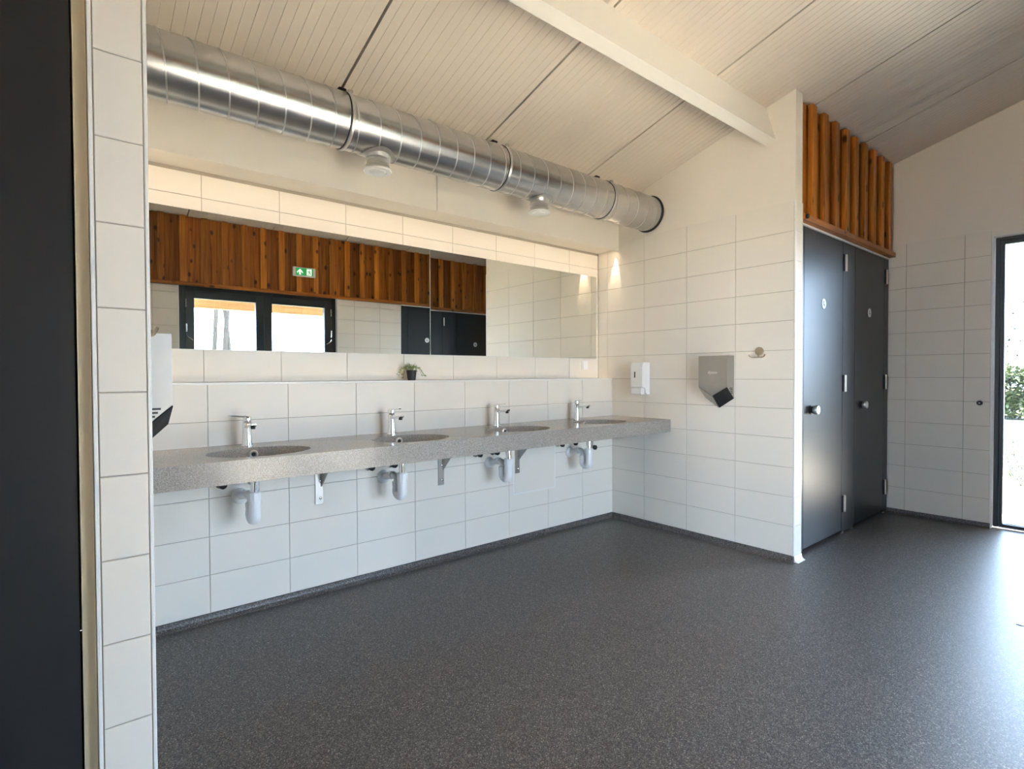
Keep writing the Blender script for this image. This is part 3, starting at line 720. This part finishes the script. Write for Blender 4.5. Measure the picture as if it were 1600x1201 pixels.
for i in range(46):
    a = rnd.uniform(0, 2 * PI); reach = rnd.uniform(.02, .055)
    if i % 3 == 0: a = rnd.choice([0, PI]) + rnd.uniform(-.35, .35); reach = rnd.uniform(.06, .115)
    dx, dy = math.cos(a) * reach, math.sin(a) * min(reach, .06)
    hgt = rnd.uniform(.015, .05) if reach < .06 else rnd.uniform(.01, .03)
    p0 = Vector((dx * .2, dy * .2, .062)); p1 = Vector((dx * .6, dy * .6, .068 + hgt)); p2 = Vector((dx, dy, .068 + (hgt * .6 if reach < .06 else -rnd.uniform(0, .05))))
    st.tube([p0, p1, p2], .0007, 4)
    for t in (.35, .55, .75, .9, 1.0):
        p = p0.lerp(p1, t * 2) if t < .5 else p1.lerp(p2, t * 2 - 1)
        leaf(lf, p, Vector((rnd.uniform(-1, 1), rnd.uniform(-1, .6), rnd.uniform(-.6, .7))), rnd.uniform(.008, .015), rnd.uniform(.003, .006))
fo = lf.build('foliage', 'leaf_small', pl); st.build('stems', 'leaf_small', pl); fo['kind'] = 'stuff'

# ------------------------------------------------------------------ ventilation duct
DY, DZ, DR = -.395, 2.614, .140
du = thing('ventilation_duct', (0, 0, 0), 'round galvanised spiral ventilation duct under the ceiling', 'duct')
prof = [(DR, XL - .0), (DR, -.024)]
mb = MB(); n = 64; nseg = 30
for i in range(nseg + 1):
    x = (XL + .002) + (-.012 - XL) * i / nseg
    mb.v += [(x, DY + DR * math.cos(2 * PI * k / n), DZ + DR * math.sin(2 * PI * k / n)) for k in range(n)]
for i in range(nseg):
    for k in range(n): mb.f.append((i * n + k, i * n + (k + 1) % n, (i + 1) * n + (k + 1) % n, (i + 1) * n + k))
mb.build('pipe', 'galvanised', du, True)
PITCH = .1205
mb = MB(); turns = int(3.6 / PITCH); npt = 40
pts = []; x = XL + .004
sec = [(-.004, -.001), (-.0028, .0022), (.0028, .0022), (.004, -.001)]
tot = int((-.03 - x) / PITCH * npt)
for i in range(tot):
    a = 2 * PI * i / npt + 1.0; cx = x + PITCH * i / npt
    mb.v += [(cx + dx, DY + (DR + dr) * math.cos(a), DZ + (DR + dr) * math.sin(a)) for dx, dr in sec]
for i in range(tot - 1):
    for k in range(3): mb.f.append((i * 4 + k, i * 4 + k + 1, (i + 1) * 4 + k + 1, (i + 1) * 4 + k))
mb.build('spiral_seam', 'galvanised_seam', du, True)
MB().torus((-.010, DY, DZ), DR + .002, .008, 'x', 64, 8).build('wall_gasket', 'black_rubber', du, True)
def clamp(x):
    c = MB()
    n_ = 64
    for dx, r_ in ((-.009, DR + .0005), (-.009, DR + .004), (-.003, DR + .007), (.003, DR + .007), (.009, DR + .004), (.009, DR + .0005)):
        c.v += [(x + dx, DY + r_ * math.cos(2 * PI * k / n_), DZ + r_ * math.sin(2 * PI * k / n_)) for k in range(n_)]
    for i in range(5):
        for k in range(n_): c.f.append((i * n_ + k, i * n_ + (k + 1) % n_, (i + 1) * n_ + (k + 1) % n_, (i + 1) * n_ + k))
    o = c.build('hanging_clamp', 'galvanised_seam', du, True)
    a = math.radians(128)
    MB().torus((x - .012, DY, DZ), DR + .001, .0022, 'x', 64, 6).build('gap_ring', 'black_rubber', o, True)  # thin black ring standing in for the dark gap beside the clamp
    cy, cz_ = DY + (DR + .010) * math.cos(a), DZ + (DR + .010) * math.sin(a)
    MB().box((x - .013, cy - .008, cz_ - .008), (x + .013, cy + .008, cz_ + .008), .002).build('clamp_bolt', 'steel_brushed', o)
    yb = -.300; MB().tube([(x, yb, DZ + .10), (x, yb, zc(yb) + .004)], .004, 8).build('hanger_rod', 'steel_brushed', o)
    MB().box((x + .003, -.335, zc(-.30) - .018), (x + .045, -.300, zc(-.30) + .002), .002).build('rail_clip', 'black_rubber', o)
for x in (-2.640, -1.605, -.592): clamp(x)
def vent(x, label):
    v = thing('air_valve', (x, DY, DZ - DR), label, 'air vent', 'air valves under the duct')
    sd_ = MB(); n_ = 40; R0 = .085                 # saddle plate hugging the pipe
    for s, k_ in ((1.0, .002), (.75, .004)):
        for k in range(n_):
            a = 2 * PI * k / n_; px_, py_ = R0 * s * 1.12 * math.cos(a), R0 * s * 1.05 * math.sin(a)
            sd_.v.append((px_, py_, DR - math.sqrt(max(0, (DR + k_) ** 2 - py_ ** 2))))
    for k in range(n_):
        a = 2 * PI * k / n_; sd_.v.append((.062 * math.cos(a), .062 * math.sin(a), -.012))
    for i in range(2):
        for k in range(n_): sd_.f.append((i * n_ + k, i * n_ + (k + 1) % n_, (i + 1) * n_ + (k + 1) % n_, (i + 1) * n_ + k))
    sd_.build('saddle', 'galvanised_seam', v, True)
    MB().lathe([(.0625, .02), (.0625, -.010), (.066, -.014), (.066, -.020), (.060, -.026), (.060, -.042), (.064, -.046), (.064, -.052), (.060, -.055), (.060, -.070)], (0, 0, 0), 'z', 36).build('neck', 'galvanised_seam', v, True)
    rg = MB().lathe([(.060, -.066), (.074, -.071), (.076, -.077), (.072, -.082), (.050, -.080), (.048, -.076)], (0, 0, 0), 'z', 40).build('flange', 'plastic_white', v, True)
    MB().lathe([(.010, -.072), (.043, -.074), (.045, -.079), (.041, -.084), (.006, -.086)], (0, 0, 0), 'z', 36).build('valve_disc', 'plastic_white', v, True)
vent(-2.447, 'white round air valve under the near part of the duct')
vent(-1.245, 'white round air valve under the far part of the duct')

# ------------------------------------------------------------------ exit sign, floor drain
ex = thing('exit_sign', (-1.255, YF + .062, 2.645), 'green and white exit sign with arrow, reflected in the mirror', 'sign')
MB().box((-.150, .0005, -.062), (.150, .032, .062), .004).build('housing', 'sign_white', ex)
MB().box((-.118, .031, -.046), (.118, .0335, .050)).build('sign_face', 'sign_green', ex)
Y1, Y2 = .033, .0345
MB().prism([(-.060, .040), (-.100, -.002), (-.100, -.020), (-.072, .006), (-.072, -.038), (-.048, -.038), (-.048, .006), (-.020, -.020), (-.020, -.002)], 'y', Y1, Y2).build('arrow', 'sign_lit_white', ex)
MB().box((.030, Y1, -.040), (.096, Y2, .044)).build('doorway_mark', 'sign_lit_white', ex)
mb = MB()
for poly in ([(.058, .030), (.066, .038), (.074, .030), (.066, .022)], [(.048, .016), (.068, .020), (.074, -.006), (.060, -.008)], [(.060, -.006), (.074, -.004), (.088, -.024), (.080, -.030), (.066, -.014)],
             [(.058, -.006), (.066, -.012), (.052, -.024), (.040, -.024), (.040, -.032), (.056, -.032)], [(.048, .016), (.052, .010), (.040, .000), (.036, .006)], [(.068, .018), (.072, .010), (.086, .004), (.086, .012)]):
    mb.prism(poly, 'y', Y2 - .0002, Y2 + .0008)
mb.build('running_figure', 'sign_green', ex)

fd = thing('floor_drain', (.0125, -2.788, 0), 'square stainless floor drain grate', 'drain')
MB().box((-.092, -.092, .0002), (.092, .092, .0016)).build('surround', 'black_rubber', fd)
for i in range(8):
    x = -.075 + i * .0215
    MB().box((x - .0075, -.082, .0014), (x + .0075, .082, .0032), .0005).build('grate_bar', 'steel_brushed', fd)
for a, b in (((-.0905, -.0905), (.0905, -.083)), ((-.0905, .083), (.0905, .0905)), ((-.0905, -.083), (-.084, .083)), ((.084, -.083), (.0905, .083))):
    MB().box((*a, .0014), (*b, .0034), .0005).build('frame_rail', 'steel_brushed', fd)

# ------------------------------------------------------------------ outside: terrace, lawn, planting, porch
struct('ground', MB().box((-40, -60, -.4), (60, 40, -.14)), 'ground_soil', 'soil around the building')
tr = thing('pavement', (0, 0, 0), 'pale concrete slab terrace outside the glazed doors', kind='structure')
sl = MB().box((-.298, -.298, -.04), (.298, .298, 0), .004).mesh('paving_slab'); sl.materials.append(M['paving'])
for i in range(4):
    for j in range(9): link('paving_slab', sl, None, tr, loc=(XR + .54 + i * .6, -5.2 + j * .6, -.03))
for i in range(9):
    for j in range(5): link('paving_slab', sl, None, tr, loc=(-4.14 + i * .6, -4.58 - j * .6, -.03))
MB().box((XR + .22, -5.6, -.14), (XR + 2.66, .3, -.065)).box((-4.6, -7.4, -.14), (1.2, -4.2, -.065)).build('bedding', 'ground_soil', tr)
struct('lawn', MB().box((XR + 2.66, -30, -.2), (45, 25, -.05)).box((-30, -50, -.2), (XR + 2.66, -7.4, -.05)), 'grass', 'mown lawn')
gb = MB(); rnd = random.Random(11)
for i in range(9000):
    x = rnd.uniform(XR + 2.7, XR + 9); y = rnd.uniform(-6, 2); h = rnd.uniform(.03, .09); a = rnd.uniform(0, PI); dx, dy = math.cos(a) * .006, math.sin(a) * .006
    gb.add([(x - dx, y - dy, -.05), (x + dx, y + dy, -.05), (x + rnd.uniform(-.03, .03), y + rnd.uniform(-.03, .03), -.05 + h)], [(0, 1, 2)])
me = gb.mesh('grass', fix=False); link('grass', me, 'grass', None, 'short grass of the lawn beyond the terrace', 'grass', kind='stuff')
def shrub(x, y, r, h, m, label, seed, leaves=2600, cat='shrub', ls=1.0):
    rnd = random.Random(seed); s = thing('garden_shrub', (x, y, -.05), label, cat, 'garden shrubs')
    lm = MB(); stx = MB(); lobes = [(rnd.uniform(-.5, .5) * r, rnd.uniform(-.5, .5) * r, rnd.uniform(.12, .8) * h, rnd.uniform(.35, .6) * r) for _ in range(12)]
    for lx, ly, lz, lr in lobes:
        stx.tube([(lx * .15, ly * .15, 0), (lx * .6, ly * .6, lz * .5), (lx, ly, lz)], [.018, .012, .005], 6)
    for i in range(leaves):
        lx, ly, lz, lr = rnd.choice(lobes); v = Vector((rnd.gauss(0, 1), rnd.gauss(0, 1), rnd.gauss(0, 1))).normalized() * lr * rnd.uniform(.55, 1.05)
        p = Vector((lx, ly, lz)) + Vector((v.x, v.y, v.z * h / r * .35)); p.z = max(.03, p.z)
        leaf(lm, p, Vector((rnd.uniform(-1, 1), rnd.uniform(-1, 1), rnd.uniform(-.5, .8))), rnd.uniform(.05, .10) * ls, rnd.uniform(.016, .03) * ls)
    f = link('foliage', lm.mesh('foliage', fix=False), m, s); f['kind'] = 'stuff'
    stx.build('stems', 'bark', s)
shrub(17.6, -.35, 1.3, 1.75, 'leaf_pale', 'pale green shrub by the lawn behind the glazed door', 1, 4500, ls=2.0)
shrub(16.8, -3.6, 1.3, 1.7, 'leaf_shrub', 'dark green shrub at the far edge of the lawn', 5, 4500, ls=2.0)
def tree(x, y, h, lean, r, label, seed, leaves, m='leaf_pale', spread=1.4):
    rnd = random.Random(seed); t = thing('garden_tree', (x, y, -.06), label, 'tree', 'trees outside')
    pts = [Vector((lean * k / 6 + .06 * math.sin(k * 1.7 + seed), .05 * math.cos(k * 2 + seed), h * k / 6)) for k in range(7)]
    MB().tube(pts, [r * (1 - .1 * k) for k in range(7)], 10).build('trunk', 'bark', t, True)
    br = MB(); lm = MB()
    for i in range(12):
        k = rnd.uniform(.45, 1); p = pts[int(k * 6)].copy(); a = rnd.uniform(0, 2 * PI); q = p + Vector((math.cos(a), math.sin(a), rnd.uniform(.4, 1.1))) * spread * rnd.uniform(.4, .9)
        br.tube([p, p.lerp(q, .5) + Vector((0, 0, .08)), q], [r * .35, r * .22, r * .08], 6)
        for j in range(leaves // 12):
            c = q + Vector((rnd.gauss(0, .35), rnd.gauss(0, .35), rnd.gauss(0, .3))) * spread
            leaf(lm, c, Vector((rnd.uniform(-1, 1), rnd.uniform(-1, 1), rnd.uniform(-1, .4))), rnd.uniform(.07, .13), rnd.uniform(.02, .04))
    br.build('branches', 'bark', t); f = link('foliage', lm.mesh('foliage', fix=False), m, t); f['kind'] = 'stuff'
mt = thing('garden_tree', (-1.0, -10.0, -.06), 'slim tree with three bare stems seen through the reflected door', 'tree', 'trees outside')
br = MB(); lm = MB(); rnd = random.Random(9)
for bx, ln, r, sd_ in ((-.19, .05, .060, 1), (.02, .02, .070, 2), (.26, -.55, .060, 3)):
    pts = [Vector((bx + ln * k / 6 + .04 * math.sin(k * 1.7 + sd_), .05 * math.cos(k * 2 + sd_), 5.4 * k / 6)) for k in range(7)]
    MB().tube(pts, [r * (1 - .1 * k) for k in range(7)], 10).build('trunk', 'bark', mt, True)
    for i in range(10):
        p = pts[rnd.choice([4, 5, 6])]; a = rnd.uniform(0, 2 * PI); q_ = p + Vector((math.cos(a), math.sin(a), rnd.uniform(.4, 1.1))) * rnd.uniform(.5, 1.1)
        br.tube([p, p.lerp(q_, .5) + Vector((0, 0, .08)), q_], [.02, .012, .004], 6)
        for j in range(40): leaf(lm, q_ + Vector((rnd.gauss(0, .3), rnd.gauss(0, .3), rnd.gauss(0, .3))), Vector((rnd.uniform(-1, 1), rnd.uniform(-1, 1), rnd.uniform(-1, .4))), rnd.uniform(.06, .11), .025)
br.build('branches', 'bark', mt); f_ = link('foliage', lm.mesh('foliage', fix=False), 'leaf_pale', mt); f_['kind'] = 'stuff'
tree(21.5, .9, 2.0, .1, .14, 'leafy green tree beyond the shrubs outside the glazed door', 4, 3600, 'leaf_shrub', 1.7)
for i, (x, y, r, h) in enumerate(((-2.6, -12.5, 1.1, 1.7), (.6, -11.6, 1.0, 2.1), (2.3, -11.2, 1.1, 2.5), (-5.0, -12.2, 1.3, 1.6))):
    shrub(x, y, r, h, 'leaf_pale', ['low pale shrub behind the slim trunks', 'pale shrub in the second pane of the reflected door', 'tall pale shrub at the edge of the second reflected pane', 'low pale shrub at the first pane edge'][i], 20 + i, 1400)
po = thing('porch_roof', (0, 0, 0), 'pale timber porch canopy outside the entrance door', 'canopy')
for i in range(12):
    y = -4.27 - i * .15; MB().box((-.072, -.011, 0), (.072, .011, 7.0), .002).build('plank', 'wood_light', po).matrix_world = Matrix(((0, 0, 1, -5.2), (1, 0, 0, y - .075), (0, 1, 0, 2.48), (0, 0, 0, 1)))
MB().box((-.05, -.12, 0), (.05, .12, 7.0), .004).build('fascia_beam', 'wood_light', po).matrix_world = Matrix(((0, 0, 1, -5.2), (1, 0, 0, -6.13), (0, 1, 0, 2.40), (0, 0, 0, 1)))
bpy.context.view_layer.update()
